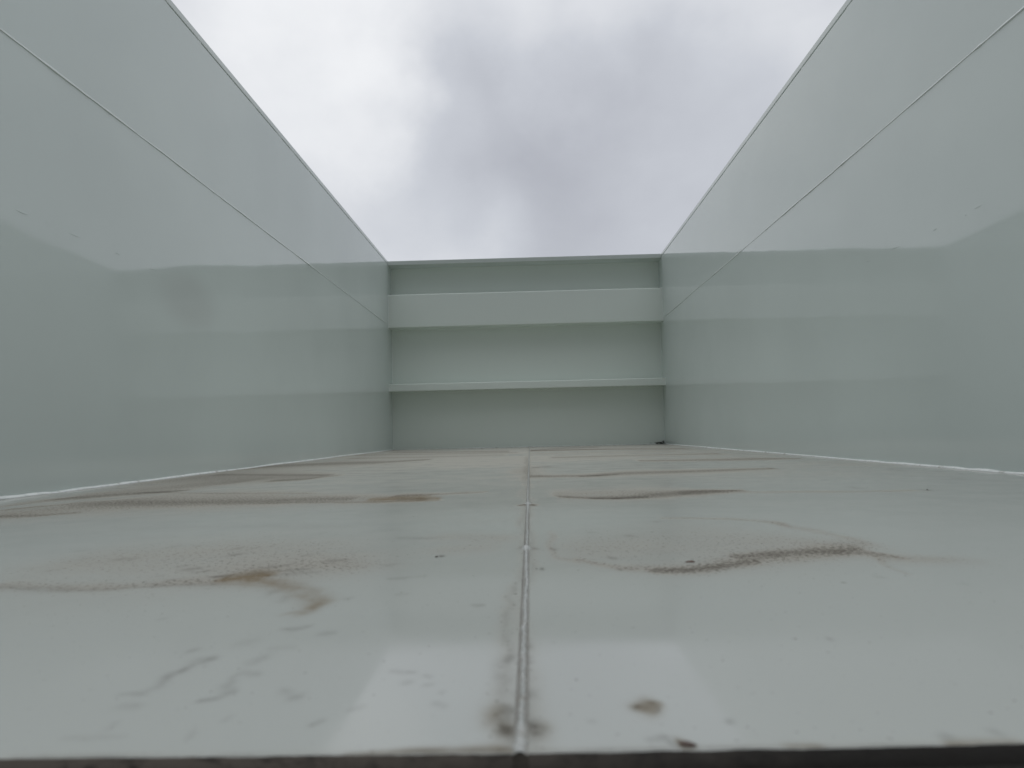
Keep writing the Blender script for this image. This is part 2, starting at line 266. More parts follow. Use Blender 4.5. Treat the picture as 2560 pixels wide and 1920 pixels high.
# stains on the floor plates, in metres on the plate: kind, strength, [(x, y, half width, half length)]
STAINS = [
  ('d', 0.55, [(-0.9608,1.2387,0.0211,0.1106),(-0.9002,1.3379,0.0225,0.129),(-0.8295,1.454,0.0256,0.1621),(-0.6809,1.4921,0.0211,0.1398),(-0.4972,1.4532,0.0157,0.1035),(-0.3303,1.4435,0.011,0.0739),(-0.1984,1.4322,0.0067,0.0453)]),
  ('d', 0.45, [(-1.0533,1.4177,0.0153,0.0903),(-1.0524,1.6712,0.0216,0.151),(-0.962,1.8644,0.0197,0.1562),(-0.8404,2.0873,0.013,0.1168)]),
  ('d', 0.6, [(-1.0526,1.5998,0.0052,0.0343),(-0.9854,1.656,0.0071,0.049),(-0.9093,1.7267,0.0073,0.0532),(-0.848,1.7837,0.0046,0.0284)]),
  ('d', 0.5, [(-0.945,1.4772,0.0063,0.039),(-0.7227,1.4407,0.0074,0.0462),(-0.5723,1.4348,0.0057,0.0366),(-0.3452,1.438,0.0041,0.0274)]),
  ('k', 0.3, [(-0.9403,1.7112,0.0045,0.0261),(-0.8937,1.7346,0.0046,0.0336),(-0.8585,1.7739,0.0046,0.021)]),
  ('r', 0.75, [(-0.3005,1.4199,0.004,0.0267),(-0.2455,1.4251,0.006,0.0404),(-0.204,1.4161,0.0066,0.0443),(-0.166,1.3995,0.0039,0.0259)]),
  ('k', 0.3, [(-0.2438,1.4162,0.0033,0.0221),(-0.1863,1.4038,0.0033,0.0217)]),
  ('d', 0.7, [(-0.2663,1.4928,0.0042,0.0295),(-0.1761,1.5104,0.0035,0.0201),(-0.0854,1.5492,0.0035,0.0137)]),
  ('d', 0.5, [(-0.5198,1.3837,0.0034,0.0127),(-0.3115,1.3651,0.0032,0.0123),(-0.1587,1.3732,0.0032,0.0083)]),
  ('d', 0.4, [(-0.9436,1.735,0.0046,0.0134),(-0.6634,1.6565,0.0042,0.0122),(-0.4769,1.6014,0.0039,0.0114)]),
  ('d', 0.6, [(-1.0015,1.3493,0.0058,0.0326),(-0.9838,1.3894,0.0045,0.0259),(-0.9554,1.4302,0.0038,0.0183)]),
  ('d', 0.6, [(-0.922,1.2443,0.0039,0.0207),(-0.8502,1.2444,0.0039,0.0207),(-0.8061,1.2873,0.0033,0.0148)]),
  ('d', 0.6, [(-1.1276,2.3877,0.0259,0.2576),(-0.9284,2.3014,0.0218,0.2143),(-0.7669,2.2893,0.0164,0.1641),(-0.6575,2.3155,0.007,0.0716)]),
  ('d', 0.7, [(-0.7548,2.1135,0.0054,0.0398),(-0.6738,2.1608,0.0055,0.0415),(-0.614,2.3006,0.0058,0.0353)]),
  ('d', 0.5, [(-1.115,2.5433,0.0069,0.0347),(-0.8497,2.4496,0.0064,0.0321),(-0.6419,2.3538,0.0059,0.0296)]),
  ('d', 0.7, [(-1.2037,3.1462,0.0138,0.1773),(-0.9813,3.3625,0.0142,0.2023),(-0.7038,3.4028,0.0103,0.1548),(-0.5081,3.6472,0.0089,0.0887)]),
  ('d', 0.5, [(-1.0191,4.121,0.011,0.0984),(-0.6149,4.0715,0.0102,0.0959),(-0.1347,4.1069,0.0094,0.0973)]),
  ('d', 0.6, [(-1.0148,5.3778,0.0143,0.1547),(-0.5772,5.1403,0.0127,0.1411),(-0.1389,4.9974,0.0115,0.1331)]),
  ('d', 0.5, [(-1.1319,4.7863,0.013,0.1226),(-0.5738,4.6546,0.0115,0.1156),(-0.0759,4.6441,0.0106,0.1148)]),
  ('k', 0.5, [(0.0154,5.0885,0.0114,0.0919),(0.2471,5.5073,0.0118,0.1345),(0.5376,5.6511,0.0115,0.0848)]),
  ('d', 0.8, [(0.0293,4.9644,0.0111,0.1421),(0.505,4.9991,0.0102,0.1438),(1.0325,4.6156,0.0084,0.1222)]),
  ('d', 0.6, [(0.1322,3.5477,0.0078,0.0724),(0.5718,3.6255,0.0073,0.0754),(0.9698,3.6088,0.0067,0.0745)]),
  ('d', 0.7, [(0.4695,2.9625,0.0061,0.058),(0.7479,2.8936,0.0056,0.081),(0.9452,2.9103,0.0054,0.0744),(1.0849,2.8722,0.0052,0.0362)]),
  ('d', 0.5, [(0.0175,4.2282,0.0095,0.0792),(0.431,4.2479,0.0088,0.0798),(0.8629,4.1622,0.0079,0.0764)]),
  ('k', 0.4, [(0.0305,2.5781,0.0058,0.0294),(0.0733,2.6195,0.0058,0.0485),(0.1153,2.5709,0.0056,0.0204)]),
  ('d', 0.75, [(0.0157,2.0658,0.0046,0.0377),(0.1814,2.0468,0.0053,0.0554),(0.3045,2.122,0.0072,0.0793),(0.5223,2.1469,0.0052,0.0607),(0.7627,2.2126,0.0043,0.0322)]),
  ('k', 0.6, [(0.1609,2.0165,0.0044,0.0125),(0.2133,2.0357,0.0044,0.0237),(0.2691,2.074,0.0044,0.0114)]),
  ('d', 0.35, [(-0.0177,2.3088,0.0259,0.2137),(0.0211,2.3415,0.0261,0.2198)]),
  ('d', 0.45, [(0.0751,1.4517,0.0102,0.0742),(0.1973,1.4607,0.0113,0.0845),(0.3167,1.4511,0.0085,0.0646),(0.4341,1.4417,0.0036,0.0272)]),
  ('d', 0.8, [(0.0724,1.3897,0.0031,0.017),(0.1303,1.3438,0.0035,0.0238),(0.1894,1.339,0.0046,0.0314),(0.2565,1.3827,0.0053,0.0377),(0.3429,1.4257,0.0048,0.0356),(0.4516,1.4471,0.003,0.0183)]),
  ('k', 0.75, [(0.1223,1.3375,0.0029,0.0078),(0.1735,1.3305,0.0029,0.0124),(0.229,1.3549,0.0029,0.008)]),
  ('d', 0.4, [(0.3092,1.4152,0.0036,0.0263),(0.3968,1.4509,0.0036,0.0276)]),
  ('d', 0.35, [(0.4382,1.4028,0.0029,0.0172),(0.6057,1.3807,0.0027,0.0166),(0.7563,1.3805,0.0026,0.0165)]),
  ('d', 0.34, [(0.0807,0.7756,0.0296,0.0578),(0.1426,0.7873,0.0381,0.0759),(0.2169,0.8066,0.0384,0.0913),(0.289,0.7978,0.0374,0.072),(0.327,0.7738,0.024,0.0362)]),
  ('d', 0.5, [(0.0591,0.7126,0.0019,0.0066),(0.0972,0.6713,0.0029,0.0097),(0.1354,0.6599,0.0046,0.015),(0.1683,0.6626,0.0057,0.0189),(0.2115,0.6865,0.0064,0.0224),(0.2546,0.7036,0.0065,0.0235),(0.2946,0.7175,0.0054,0.0199),(0.3262,0.7282,0.0042,0.016),(0.3531,0.7182,0.003,0.0111),(0.3651,0.6922,0.0023,0.0082)]),
  ('d', 0.7, [(0.128,0.6549,0.0023,0.0074),(0.1491,0.653,0.0034,0.011),(0.172,0.6584,0.0034,0.0112),(0.1967,0.6697,0.0029,0.0097),(0.2321,0.6887,0.0023,0.0082)]),
  ('k', 0.2, [(0.1315,0.6546,0.0017,0.0055),(0.1488,0.6511,0.0022,0.0073),(0.1755,0.6581,0.0023,0.0075),(0.2091,0.6745,0.0017,0.0059)]),
  ('k', 0.2, [(0.217,0.7188,0.0018,0.0067),(0.2526,0.7267,0.0021,0.008),(0.297,0.7386,0.0019,0.007),(0.3224,0.7286,0.0018,0.0068)]),
  ('d', 0.55, [(0.2213,0.7161,0.003,0.0111),(0.2584,0.7214,0.0036,0.0135),(0.2951,0.734,0.0037,0.0139),(0.3234,0.7309,0.0036,0.0138),(0.35,0.7502,0.0031,0.0121)]),
  ('d', 0.35, [(0.3246,0.748,0.0155,0.0241),(0.3614,0.7752,0.012,0.0259)]),
  ('k', 0.22, [(0.3309,0.7253,0.0015,0.0045),(0.3507,0.7092,0.0018,0.0065),(0.3615,0.6926,0.0017,0.0062)]),
  ('d', 0.35, [(0.3479,0.7073,0.0018,0.0064),(0.3324,0.6528,0.0016,0.0055),(0.3307,0.622,0.0015,0.005)]),
  ('d', 0.35, [(0.3604,0.6905,0.0142,0.0205),(0.3867,0.6773,0.0207,0.0157)]),
  ('d', 0.4, [(0.1932,1.0242,0.0022,0.0091),(0.2573,1.0092,0.0021,0.0089),(0.3013,0.9887,0.0021,0.0106),(0.3436,0.9399,0.0023,0.0115)]),
  ('d', 0.3, [(0.3374,0.9368,0.0039,0.019),(0.3649,0.8663,0.005,0.0227),(0.3751,0.7959,0.0052,0.0218)]),
  ('d', 0.3, [(0.039,0.8929,0.004,0.0174),(0.0336,0.8142,0.0036,0.0144),(0.0402,0.7235,0.0026,0.0091),(0.0583,0.6996,0.0018,0.0064)]),
  ('k', 0.4, [(0.1324,0.8571,0.0033,0.0048),(0.1375,0.8532,0.0033,0.0047)]),
  ('k', 0.4, [(0.0378,0.7778,0.0026,0.0042),(0.042,0.7747,0.0026,0.0042)]),
  ('k', 0.4, [(0.0982,0.7221,0.0021,0.0045),(0.1015,0.7195,0.0021,0.0045)]),
  ('k', 0.4, [(0.0973,0.6635,0.0013,0.0038),(0.0992,0.6614,0.0013,0.0038)]),
  ('k', 0.4, [(0.0804,0.7601,0.0007,0.0025),(0.0815,0.7575,0.0007,0.0025)]),
  ('k', 0.4, [(0.2297,0.8414,0.0008,0.0031),(0.2302,0.8382,0.0008,0.003)]),
  ('k', 0.4, [(0.0883,0.8969,0.0035,0.0028),(0.0939,0.8926,0.0035,0.0028)]),
  ('k', 0.4, [(0.1763,0.9905,0.0032,0.0034),(0.1809,0.9855,0.0032,0.0034)]),
  ('d', 0.36, [(-0.4472,0.7616,0.0415,0.0723),(-0.3851,0.7674,0.0458,0.0894),(-0.3177,0.7728,0.0501,0.107),(-0.2451,0.7651,0.0489,0.0938),(-0.1822,0.7394,0.034,0.0529)]),
  ('d', 0.3, [(-0.2473,0.6816,0.0278,0.0326),(-0.2017,0.6834,0.0237,0.0327),(-0.169,0.6904,0.0238,0.025)]),
  ('k', 0.28, [(-0.329,0.7155,0.0026,0.004),(-0.3264,0.7204,0.0026,0.0041)]),
  ('k', 0.28, [(-0.3185,0.6978,0.003,0.0038),(-0.3149,0.7024,0.003,0.0039)]),
  ('k', 0.28, [(-0.2985,0.6859,0.0039,0.0037),(-0.293,0.6902,0.0039,0.0038)]),
  ('k', 0.28, [(-0.2709,0.6587,0.0028,0.0034),(-0.2673,0.6628,0.0028,0.0035)]),
  ('k', 0.28, [(-0.4296,0.7522,0.0038,0.0045),(-0.4255,0.7575,0.0039,0.0046)]),
  ('k', 0.28, [(-0.4121,0.7552,0.0016,0.0045),(-0.4122,0.7609,0.0017,0.0046)]),
  ('k', 0.28, [(-0.5149,0.8142,0.003,0.0053),(-0.5134,0.8206,0.003,0.0054)]),
  ('k', 0.28, [(-0.4604,0.7006,0.0026,0.0039),(-0.4588,0.7054,0.0026,0.0039)]),
  ('k', 0.28, [(-0.3273,0.6692,0.0014,0.0035),(-0.3268,0.6737,0.0014,0.0036)]),
  ('k', 0.28, [(-0.3104,0.7011,0.002,0.0039),(-0.3088,0.706,0.002,0.0039)]),
  ('k', 0.28, [(-0.6407,0.9102,0.0034,0.0066),(-0.6402,0.9183,0.0035,0.0067)]),
  ('k', 0.28, [(-0.4713,0.7611,0.0028,0.0046),(-0.4697,0.7668,0.0028,0.0047)]),
  ('k', 0.28, [(-0.4149,0.8368,0.003,0.0056),(-0.4127,0.8436,0.0031,0.0056)]),
  ('k', 0.28, [(-0.3839,0.8391,0.0018,0.0056),(-0.3839,0.8462,0.0018,0.0057)]),
  ('k', 0.28, [(-0.3232,0.8123,0.0023,0.0052),(-0.3215,0.8188,0.0023,0.0053)]),
  ('k', 0.28, [(-0.3046,0.7759,0.0033,0.0048),(-0.3006,0.7816,0.0033,0.0048)]),
  ('k', 0.28, [(-0.3017,0.8155,0.0026,0.0053),(-0.2992,0.8219,0.0026,0.0053)]),
  ('k', 0.28, [(-0.2275,0.7628,0.0027,0.0046),(-0.2241,0.7684,0.0027,0.0047)]),
  ('k', 0.28, [(-0.2865,0.8337,0.0015,0.0055),(-0.2862,0.8408,0.0015,0.0056)]),
  ('k', 0.28, [(-0.2641,0.9399,0.0017,0.007),(-0.2635,0.9489,0.0017,0.0071)]),
  ('k', 0.26, [(-0.2402,0.7012,0.0016,0.0032),(-0.2301,0.7033,0.0017,0.0056),(-0.2222,0.7121,0.0017,0.0033)]),
  ('k', 0.26, [(-0.2185,0.6829,0.0016,0.0031),(-0.2041,0.6806,0.0016,0.0053),(-0.1917,0.6844,0.0016,0.0031)]),
  ('k', 0.26, [(-0.1965,0.7271,0.0017,0.0035),(-0.1846,0.7248,0.0017,0.006),(-0.1746,0.7295,0.0017,0.0035)]),
  ('k', 0.26, [(-0.2675,0.657,0.0015,0.0028),(-0.2605,0.6582,0.0016,0.0049),(-0.256,0.6652,0.0016,0.0029)]),
  ('k', 0.26, [(-0.3108,0.626,0.0015,0.0026),(-0.3083,0.635,0.0016,0.0046),(-0.3085,0.6497,0.0015,0.0028)]),
  ('k', 0.26, [(-0.219,0.6564,0.0015,0.0028),(-0.1996,0.6593,0.0016,0.0049),(-0.1818,0.668,0.0015,0.0029)]),
  ('k', 0.26, [(-0.1348,0.6932,0.0016,0.0031),(-0.1281,0.6936,0.0016,0.0055),(-0.1226,0.7004,0.0016,0.0032)]),
  ('k', 0.26, [(-0.15,0.8901,0.002,0.0052),(-0.1245,0.8785,0.0021,0.0088),(-0.1009,0.8771,0.002,0.005)]),
  ('k', 0.26, [(-0.1176,0.6301,0.0014,0.0026),(-0.1012,0.6322,0.0015,0.0045),(-0.0856,0.6395,0.0014,0.0027)]),
  ('k', 0.26, [(-0.0988,0.5717,0.0013,0.0021),(-0.0937,0.5699,0.0013,0.0037),(-0.0894,0.5724,0.0013,0.0021)]),
  ('k', 0.26, [(-0.1412,0.5585,0.0013,0.002),(-0.137,0.5582,0.0013,0.0035),(-0.1339,0.562,0.0013,0.0021)]),
  ('k', 0.26, [(-0.0241,0.5289,0.0012,0.0018),(-0.02,0.5268,0.0012,0.0031),(-0.0161,0.5283,0.0012,0.0018)]),
  ('r', 0.85, [(-0.2577,0.649,0.0037,0.0111),(-0.2482,0.6553,0.0061,0.0188),(-0.2343,0.6577,0.0055,0.017),(-0.2204,0.6602,0.0037,0.0114)]),
  ('r', 0.55, [(-0.231,0.6397,0.0054,0.0161),(-0.2004,0.6171,0.0051,0.015),(-0.1768,0.5847,0.0054,0.0149),(-0.1553,0.5478,0.0055,0.0143),(-0.1522,0.5209,0.0033,0.0082)]),
  ('k', 0.2, [(-0.2633,0.6603,0.0025,0.0076),(-0.2427,0.6696,0.0025,0.0078),(-0.2238,0.6699,0.0025,0.0078)]),
  ('r', 0.3, [(-0.1537,0.5426,0.003,0.0077),(-0.1598,0.5203,0.0024,0.0059),(-0.1653,0.5149,0.0014,0.0034)]),
  ('k', 0.22, [(-0.4511,0.6226,0.0024,0.0068),(-0.3987,0.6137,0.0024,0.0066),(-0.3509,0.61,0.0018,0.0049),(-0.3127,0.6229,0.0018,0.0051),(-0.2535,0.628,0.0018,0.0052)]),
  ('d', 0.4, [(-0.4577,0.6312,0.0049,0.014),(-0.4056,0.6238,0.0042,0.012),(-0.3441,0.6222,0.0042,0.0119),(-0.3087,0.6359,0.0042,0.0124),(-0.258,0.6385,0.0036,0.0107)]),
  ('k', 0.12, [(-0.584,1.0332,0.0026,0.0095),(-0.5034,1.0304,0.0025,0.0118),(-0.3741,1.0248,0.003,0.0139),(-0.2499,1.011,0.0024,0.009)]),
  ('k', 0.12, [(-0.5133,0.9122,0.0022,0.0055),(-0.458,0.9261,0.0023,0.0057)]),
  ('k', 0.12, [(-0.4297,0.9332,0.0023,0.0058),(-0.3949,0.9507,0.0023,0.006)]),
  ('k', 0.12, [(-0.2125,0.9526,0.0022,0.006),(-0.162,0.9692,0.0022,0.0062)]),
  ('k', 0.12, [(-0.4962,0.7147,0.0018,0.0034),(-0.4838,0.7263,0.0018,0.0035)]),
  ('k', 0.3, [(-0.1768,0.3945,0.0015,0.0027),(-0.1758,0.4087,0.0023,0.0043),(-0.1713,0.4114,0.0023,0.0044),(-0.1665,0.4162,0.0015,0.003)]),
  ('k', 0.28, [(-0.1807,0.373,0.0017,0.003),(-0.1822,0.3864,0.0021,0.0039),(-0.1786,0.3946,0.0015,0.0027)]),
  ('k', 0.16, [(-0.1832,0.3639,0.002,0.0034),(-0.1786,0.3683,0.002,0.0035)]),
  ('k', 0.2, [(-0.195,0.3589,0.001,0.0017),(-0.1892,0.3609,0.0013,0.0022),(-0.1822,0.3584,0.001,0.0017)]),
  ('k', 0.3, [(-0.1471,0.3503,0.001,0.0016),(-0.1399,0.3547,0.0013,0.0022),(-0.1363,0.3627,0.0013,0.0023)]),
  ('k', 0.22, [(-0.1407,0.3668,0.0023,0.004),(-0.1444,0.3715,0.002,0.0036),(-0.1435,0.3762,0.0017,0.003)]),
  ('k', 0.28, [(-0.1461,0.3836,0.0011,0.0019),(-0.1423,0.3924,0.0014,0.0026),(-0.1335,0.3894,0.0018,0.0033)]),
  ('k', 0.22, [(-0.1096,0.3612,0.0016,0.0028),(-0.105,0.3593,0.0016,0.0028)]),
  ('k', 0.24, [(-0.101,0.3528,0.0019,0.0032),(-0.097,0.3542,0.0019,0.0032)]),
  ('k', 0.28, [(-0.148,0.4745,0.0011,0.0019),(-0.1402,0.4741,0.0017,0.0039),(-0.1345,0.4795,0.0013,0.003)]),
  ('k', 0.22, [(-0.1188,0.4645,0.0017,0.0037),(-0.1119,0.4659,0.0017,0.0037)]),
  ('k', 0.28, [(-0.1855,0.4292,0.0016,0.0032),(-0.1827,0.4314,0.0012,0.0024)]),
  ('k', 0.14, [(-0.1618,0.4432,0.0024,0.0051),(-0.1546,0.4479,0.0025,0.0052)]),
  ('k', 0.16, [(-0.1419,0.41,0.003,0.0058),(-0.1387,0.4186,0.0027,0.0053)]),
  ('k', 0.25, [(-0.0684,0.3361,0.0012,0.0019),(-0.0644,0.3389,0.0012,0.002)]),
  ('k', 0.22, [(-0.0792,0.3193,0.0011,0.0017),(-0.0768,0.3232,0.0012,0.0018)]),
  ('k', 0.14, [(-0.1242,0.3247,0.0009,0.0013),(-0.1225,0.3314,0.0009,0.0014)]),
  ('k', 0.14, [(-0.132,0.3073,0.0011,0.0016),(-0.1341,0.3134,0.0011,0.0017)]),
  ('k', 0.16, [(-0.1728,0.3188,0.0012,0.0017),(-0.1736,0.3249,0.0012,0.0018)]),
  ('k', 0.12, [(-0.1882,0.3101,0.0011,0.0016),(-0.1742,0.3101,0.0017,0.0025),(-0.1626,0.311,0.0011,0.0016)]),
  ('k', 0.12, [(-0.139,0.4339,0.0016,0.0032),(-0.125,0.4356,0.0016,0.0033)]),
  ('k', 0.16, [(-0.1877,0.5605,0.0031,0.0082),(-0.1869,0.5671,0.0026,0.007)]),
  ('k', 0.18, [(-0.2033,0.5809,0.0027,0.0074),(-0.1988,0.5863,0.0022,0.006)]),
  ('k', 0.2, [(-0.2476,0.5058,0.0012,0.0022),(-0.2464,0.5068,0.0012,0.0022)]),
  ('k', 0.12, [(-0.184,0.3445,0.0022,0.0036),(-0.1747,0.3417,0.0019,0.003)]),
  ('k', 0.22, [(-0.0562,0.3912,0.001,0.002),(-0.0518,0.3885,0.0012,0.0023),(-0.0472,0.3889,0.001,0.0019)]),
  ('k', 0.2, [(-0.0491,0.373,0.0013,0.0024),(-0.0476,0.3735,0.0013,0.0024)]),
  ('k', 0.2, [(-0.0407,0.383,0.001,0.0019),(-0.0382,0.3804,0.001,0.0019)]),
  ('k', 0.2, [(-0.0384,0.3674,0.001,0.0017),(-0.0347,0.3672,0.001,0.0017)]),
  ('k', 0.16, [(-0.029,0.3416,0.0015,0.0025),(-0.0255,0.3376,0.0015,0.0024)]),
  ('k', 0.14, [(-0.0285,0.3559,0.0009,0.0016),(-0.0271,0.3569,0.0009,0.0016)]),
  ('k', 0.3, [(0.0126,0.4908,0.0013,0.0031),(0.0148,0.4886,0.0013,0.0031)]),
  ('k', 0.3, [(0.0145,0.4424,0.0019,0.0042),(0.0154,0.4349,0.0019,0.004)]),
  ('k', 0.25, [(0.004,0.4047,0.0021,0.0042),(0.0061,0.4095,0.0018,0.0036)]),
  ('k', 0.25, [(0.0146,0.407,0.0018,0.0035),(0.0164,0.4041,0.0018,0.0035)]),
  ('k', 0.3, [(0.0134,0.3512,0.0028,0.0047),(0.0149,0.3511,0.0025,0.0042)]),
  ('k', 0.12, [(-0.0003,0.398,0.0028,0.0054),(0.0004,0.3788,0.0027,0.0049)]),
  ('k', 0.15, [(0.0434,0.3181,0.0011,0.0017),(0.0452,0.318,0.0011,0.0017)]),
  ('k', 0.25, [(0.0635,0.2991,0.0013,0.0019),(0.0707,0.3012,0.0016,0.0023)]),
  ('k', 0.35, [(0.0708,0.2952,0.001,0.0015),(0.0713,0.2944,0.001,0.0014)]),
  ('k', 0.35, [(0.1966,0.4335,0.0013,0.0028),(0.1972,0.4327,0.0013,0.0028)]),
  ('k', 0.4, [(0.1038,0.3183,0.0011,0.0017),(0.104,0.3166,0.0011,0.0017)]),
  ('k', 0.2, [(0.3034,0.6109,0.0013,0.0032),(0.3082,0.6071,0.0013,0.0032)]),
  ('k', 0.2, [(0.3518,0.5784,0.0012,0.0028),(0.3548,0.5782,0.0012,0.0028)]),
  ('k', 0.8, [(-0.0825,0.7409,0.0017,0.0053),(-0.0812,0.7407,0.0017,0.0053)]),
  ('k', 0.7, [(0.0203,0.6668,0.0015,0.0042),(0.0211,0.6667,0.0015,0.0042)]),
  ('k', 0.6, [(0.6709,1.4722,0.0029,0.0189),(0.6724,1.4718,0.0029,0.0189)]),
  ('k', 0.8, [(0.7727,1.3858,0.0026,0.0183),(0.774,1.3854,0.0026,0.0183)]),
  ('k', 0.6, [(1.0343,2.0097,0.0036,0.0264),(1.037,2.0086,0.0036,0.0264)]),
  ('k', 0.4, [(0.9785,1.6501,0.003,0.0177),(0.9898,1.6465,0.003,0.0177)]),
  ('k', 0.6, [(0.7669,2.2108,0.0043,0.0321),(0.769,2.2099,0.0043,0.0321)]),
  ('k', 0.18, [(0.1808,0.2995,0.0015,0.0022),(0.1833,0.301,0.0015,0.0023)]),
  ('k', 0.2, [(0.2061,0.3042,0.0015,0.0023),(0.2055,0.3019,0.0015,0.0023)]),
  ('d', 0.3, [(-0.0817,0.8814,0.0199,0.0272),(-0.0318,0.8684,0.0194,0.0264)]),
  ('d', 0.25, [(-0.08,0.7857,0.0177,0.0243),(-0.0457,0.7953,0.0178,0.0248)]),
  ('r', 0.35, [(-0.0003,0.3283,0.004,0.0064),(0.0017,0.3328,0.0029,0.0047)]),
  ('r', 0.2, [(-0.0011,0.3157,0.0033,0.005),(0.0016,0.322,0.0034,0.0052)]),
  ('k', 0.85, [(0.0061,0.3069,0.0021,0.0032),(0.0067,0.3101,0.0022,0.0032)]),
  ('r', 0.4, [(0.0061,0.3061,0.0027,0.0039),(0.0069,0.3125,0.0025,0.0037)]),
  ('k', 0.5, [(0.0148,0.3123,0.003,0.0045),(0.0158,0.309,0.003,0.0044)]),
  ('d', 0.3, [(0.0173,0.307,0.0032,0.0048),(0.019,0.3109,0.0033,0.0049)]),
  ('k', 0.3, [(0.0053,0.3219,0.0034,0.0052),(0.0056,0.3308,0.0035,0.0055)]),
  ('r', 0.5, [(0.066,0.3325,0.0022,0.0037),(0.0695,0.3343,0.0025,0.0061),(0.0738,0.338,0.0016,0.0029)]),
  ('d', 0.6, [(0.0653,0.3326,0.0025,0.0033),(0.0698,0.3338,0.0029,0.0061),(0.0742,0.338,0.0015,0.0024)]),
  ('k', 0.25, [(0.0631,0.3326,0.0012,0.0019),(0.0715,0.3352,0.0017,0.0028)]),
  ('r', 0.9, [(0.0757,0.294,0.0013,0.0036),(0.0779,0.2925,0.0022,0.0029)]),
  ('k', 0.5, [(0.0757,0.294,0.0013,0.0029),(0.079,0.2924,0.0019,0.0018)]),
  ('r', 0.4, [(-0.0599,0.2893,0.001,0.0014),(-0.0377,0.2902,0.0015,0.0021),(-0.0184,0.289,0.002,0.0028),(0.002,0.2905,0.0025,0.0035),(0.0084,0.289,0.0013,0.0017)]),
  ('k', 0.3, [(-0.1993,0.2901,0.0013,0.0018),(-0.1338,0.2895,0.0013,0.0018),(-0.0597,0.2886,0.0013,0.0018),(0.0069,0.2883,0.0015,0.0021),(0.0728,0.2894,0.0012,0.0017),(0.1358,0.2913,0.001,0.0014),(0.2078,0.2925,0.001,0.0014)]),
  ('r', 0.5, [(0.1792,0.294,0.0012,0.0018),(0.188,0.2931,0.0022,0.0032),(0.2073,0.2918,0.0022,0.0032)]),
  ('r', 0.35, [(0.119,0.2924,0.0015,0.0021),(0.1299,0.2921,0.0015,0.0021)]),
  ('k', 0.13, [(-0.0018,3.3115,0.0037,0.2935),(0.0005,1.9139,0.0024,0.0972),(0.0022,1.2721,0.0023,0.0427),(0.0044,0.7896,0.0019,0.0163),(0.0048,0.6198,0.0019,0.01),(0.0056,0.4892,0.0019,0.0062),(0.0055,0.4046,0.0021,0.0042),(0.0054,0.3453,0.0021,0.003),(0.0067,0.2904,0.0019,0.0021)]),
  ('d', 0.2, [(-0.0055,3.3136,0.0074,0.3942),(-0.0018,1.9146,0.0047,0.1299),(-0.0002,1.2726,0.0047,0.057),(0.0025,0.7898,0.0039,0.0217),(0.0029,0.62,0.0038,0.0133),(0.0037,0.4893,0.0039,0.0082),(0.0034,0.4047,0.0042,0.0056),(0.0034,0.3454,0.0042,0.004),(0.0047,0.2905,0.0038,0.0028)]),
  ('d', 0.9, [(0.0008,1.2653,0.0057,0.0112),(-0.0061,1.2597,0.0049,0.0111)]),
  ('k', 0.35, [(-0.0019,1.2589,0.0035,0.007),(-0.006,1.2528,0.0028,0.0069)]),
  ('k', 0.3, [(0.0027,0.7871,0.0026,0.0043),(-0.0016,0.7822,0.0022,0.0043)]),
  ('k', 0.13, [(0.0056,3.3074,0.0037,0.2927),(0.0091,1.9112,0.0024,0.0969),(0.0107,1.2704,0.0023,0.0425),(0.0115,0.7888,0.0019,0.0163),(0.0116,0.6193,0.0019,0.01),(0.0127,0.4888,0.0019,0.0062),(0.0131,0.4043,0.0021,0.0042),(0.013,0.3451,0.0021,0.003),(0.0136,0.2902,0.0019,0.0021)]),
  ('d', 0.2, [(0.0093,3.3053,0.0074,0.3922),(0.0115,1.9105,0.0047,0.1293),(0.013,1.2699,0.0047,0.0567),(0.0134,0.7885,0.0039,0.0217),(0.0135,0.6191,0.0038,0.0133),(0.0146,0.4887,0.0039,0.0082),(0.0152,0.4042,0.0042,0.0056),(0.0151,0.345,0.0042,0.004),(0.0155,0.2902,0.0038,0.0028)]),
  ('d', 0.9, [(0.0121,1.2631,0.0056,0.0112),(0.0191,1.2548,0.0049,0.0111)]),
  ('k', 0.35, [(0.0149,1.2556,0.0035,0.0069),(0.0191,1.2479,0.0028,0.0068)]),
  ('k', 0.3, [(0.0132,0.7859,0.0026,0.0043),(0.0176,0.78,0.0022,0.0042)]),
]

GAIN = {'d': .66, 'r': 1.0, 'k': .98}
# ---- floor: two plates, dirt held in vertex attributes (real stains on the plate)
def vnoise(x, y, scale, seed):
    r = np.random.default_rng(seed); T = r.random((64, 64))
    u, v = x*scale, y*scale; i, j = np.floor(u).astype(int), np.floor(v).astype(int); fu, fv = u-i, v-j
    fu, fv = fu*fu*(3-2*fu), fv*fv*(3-2*fv)
    a, b, c, d = T[i % 64, j % 64], T[(i+1) % 64, j % 64], T[i % 64, (j+1) % 64], T[(i+1) % 64, (j+1) % 64]
    return (a*(1-fu)+b*fu)*(1-fv)+(c*(1-fu)+d*fu)*fv
def edge_y(x):   # slightly uneven, bowed front edge
    return np.interp(x, [-1.2, -.199, -.095, .0069, .107, .2075, 1.2], [.291, .2897, .2892, .2885, .2900, .2920, .297]) + (vnoise(x+9, x*0, 60, 3)-.5)*.0012 + (vnoise(x+9, x*0, 240, 5)-.5)*.0006
inv = np.linspace(1/.290, 1/Y1, 640); ys = 1/inv
ys = np.sort(np.concatenate([ys, np.arange(3.2, Y1, .02)])); ys = ys[(ys > .2901)]; ys = np.concatenate([[.0], ys])
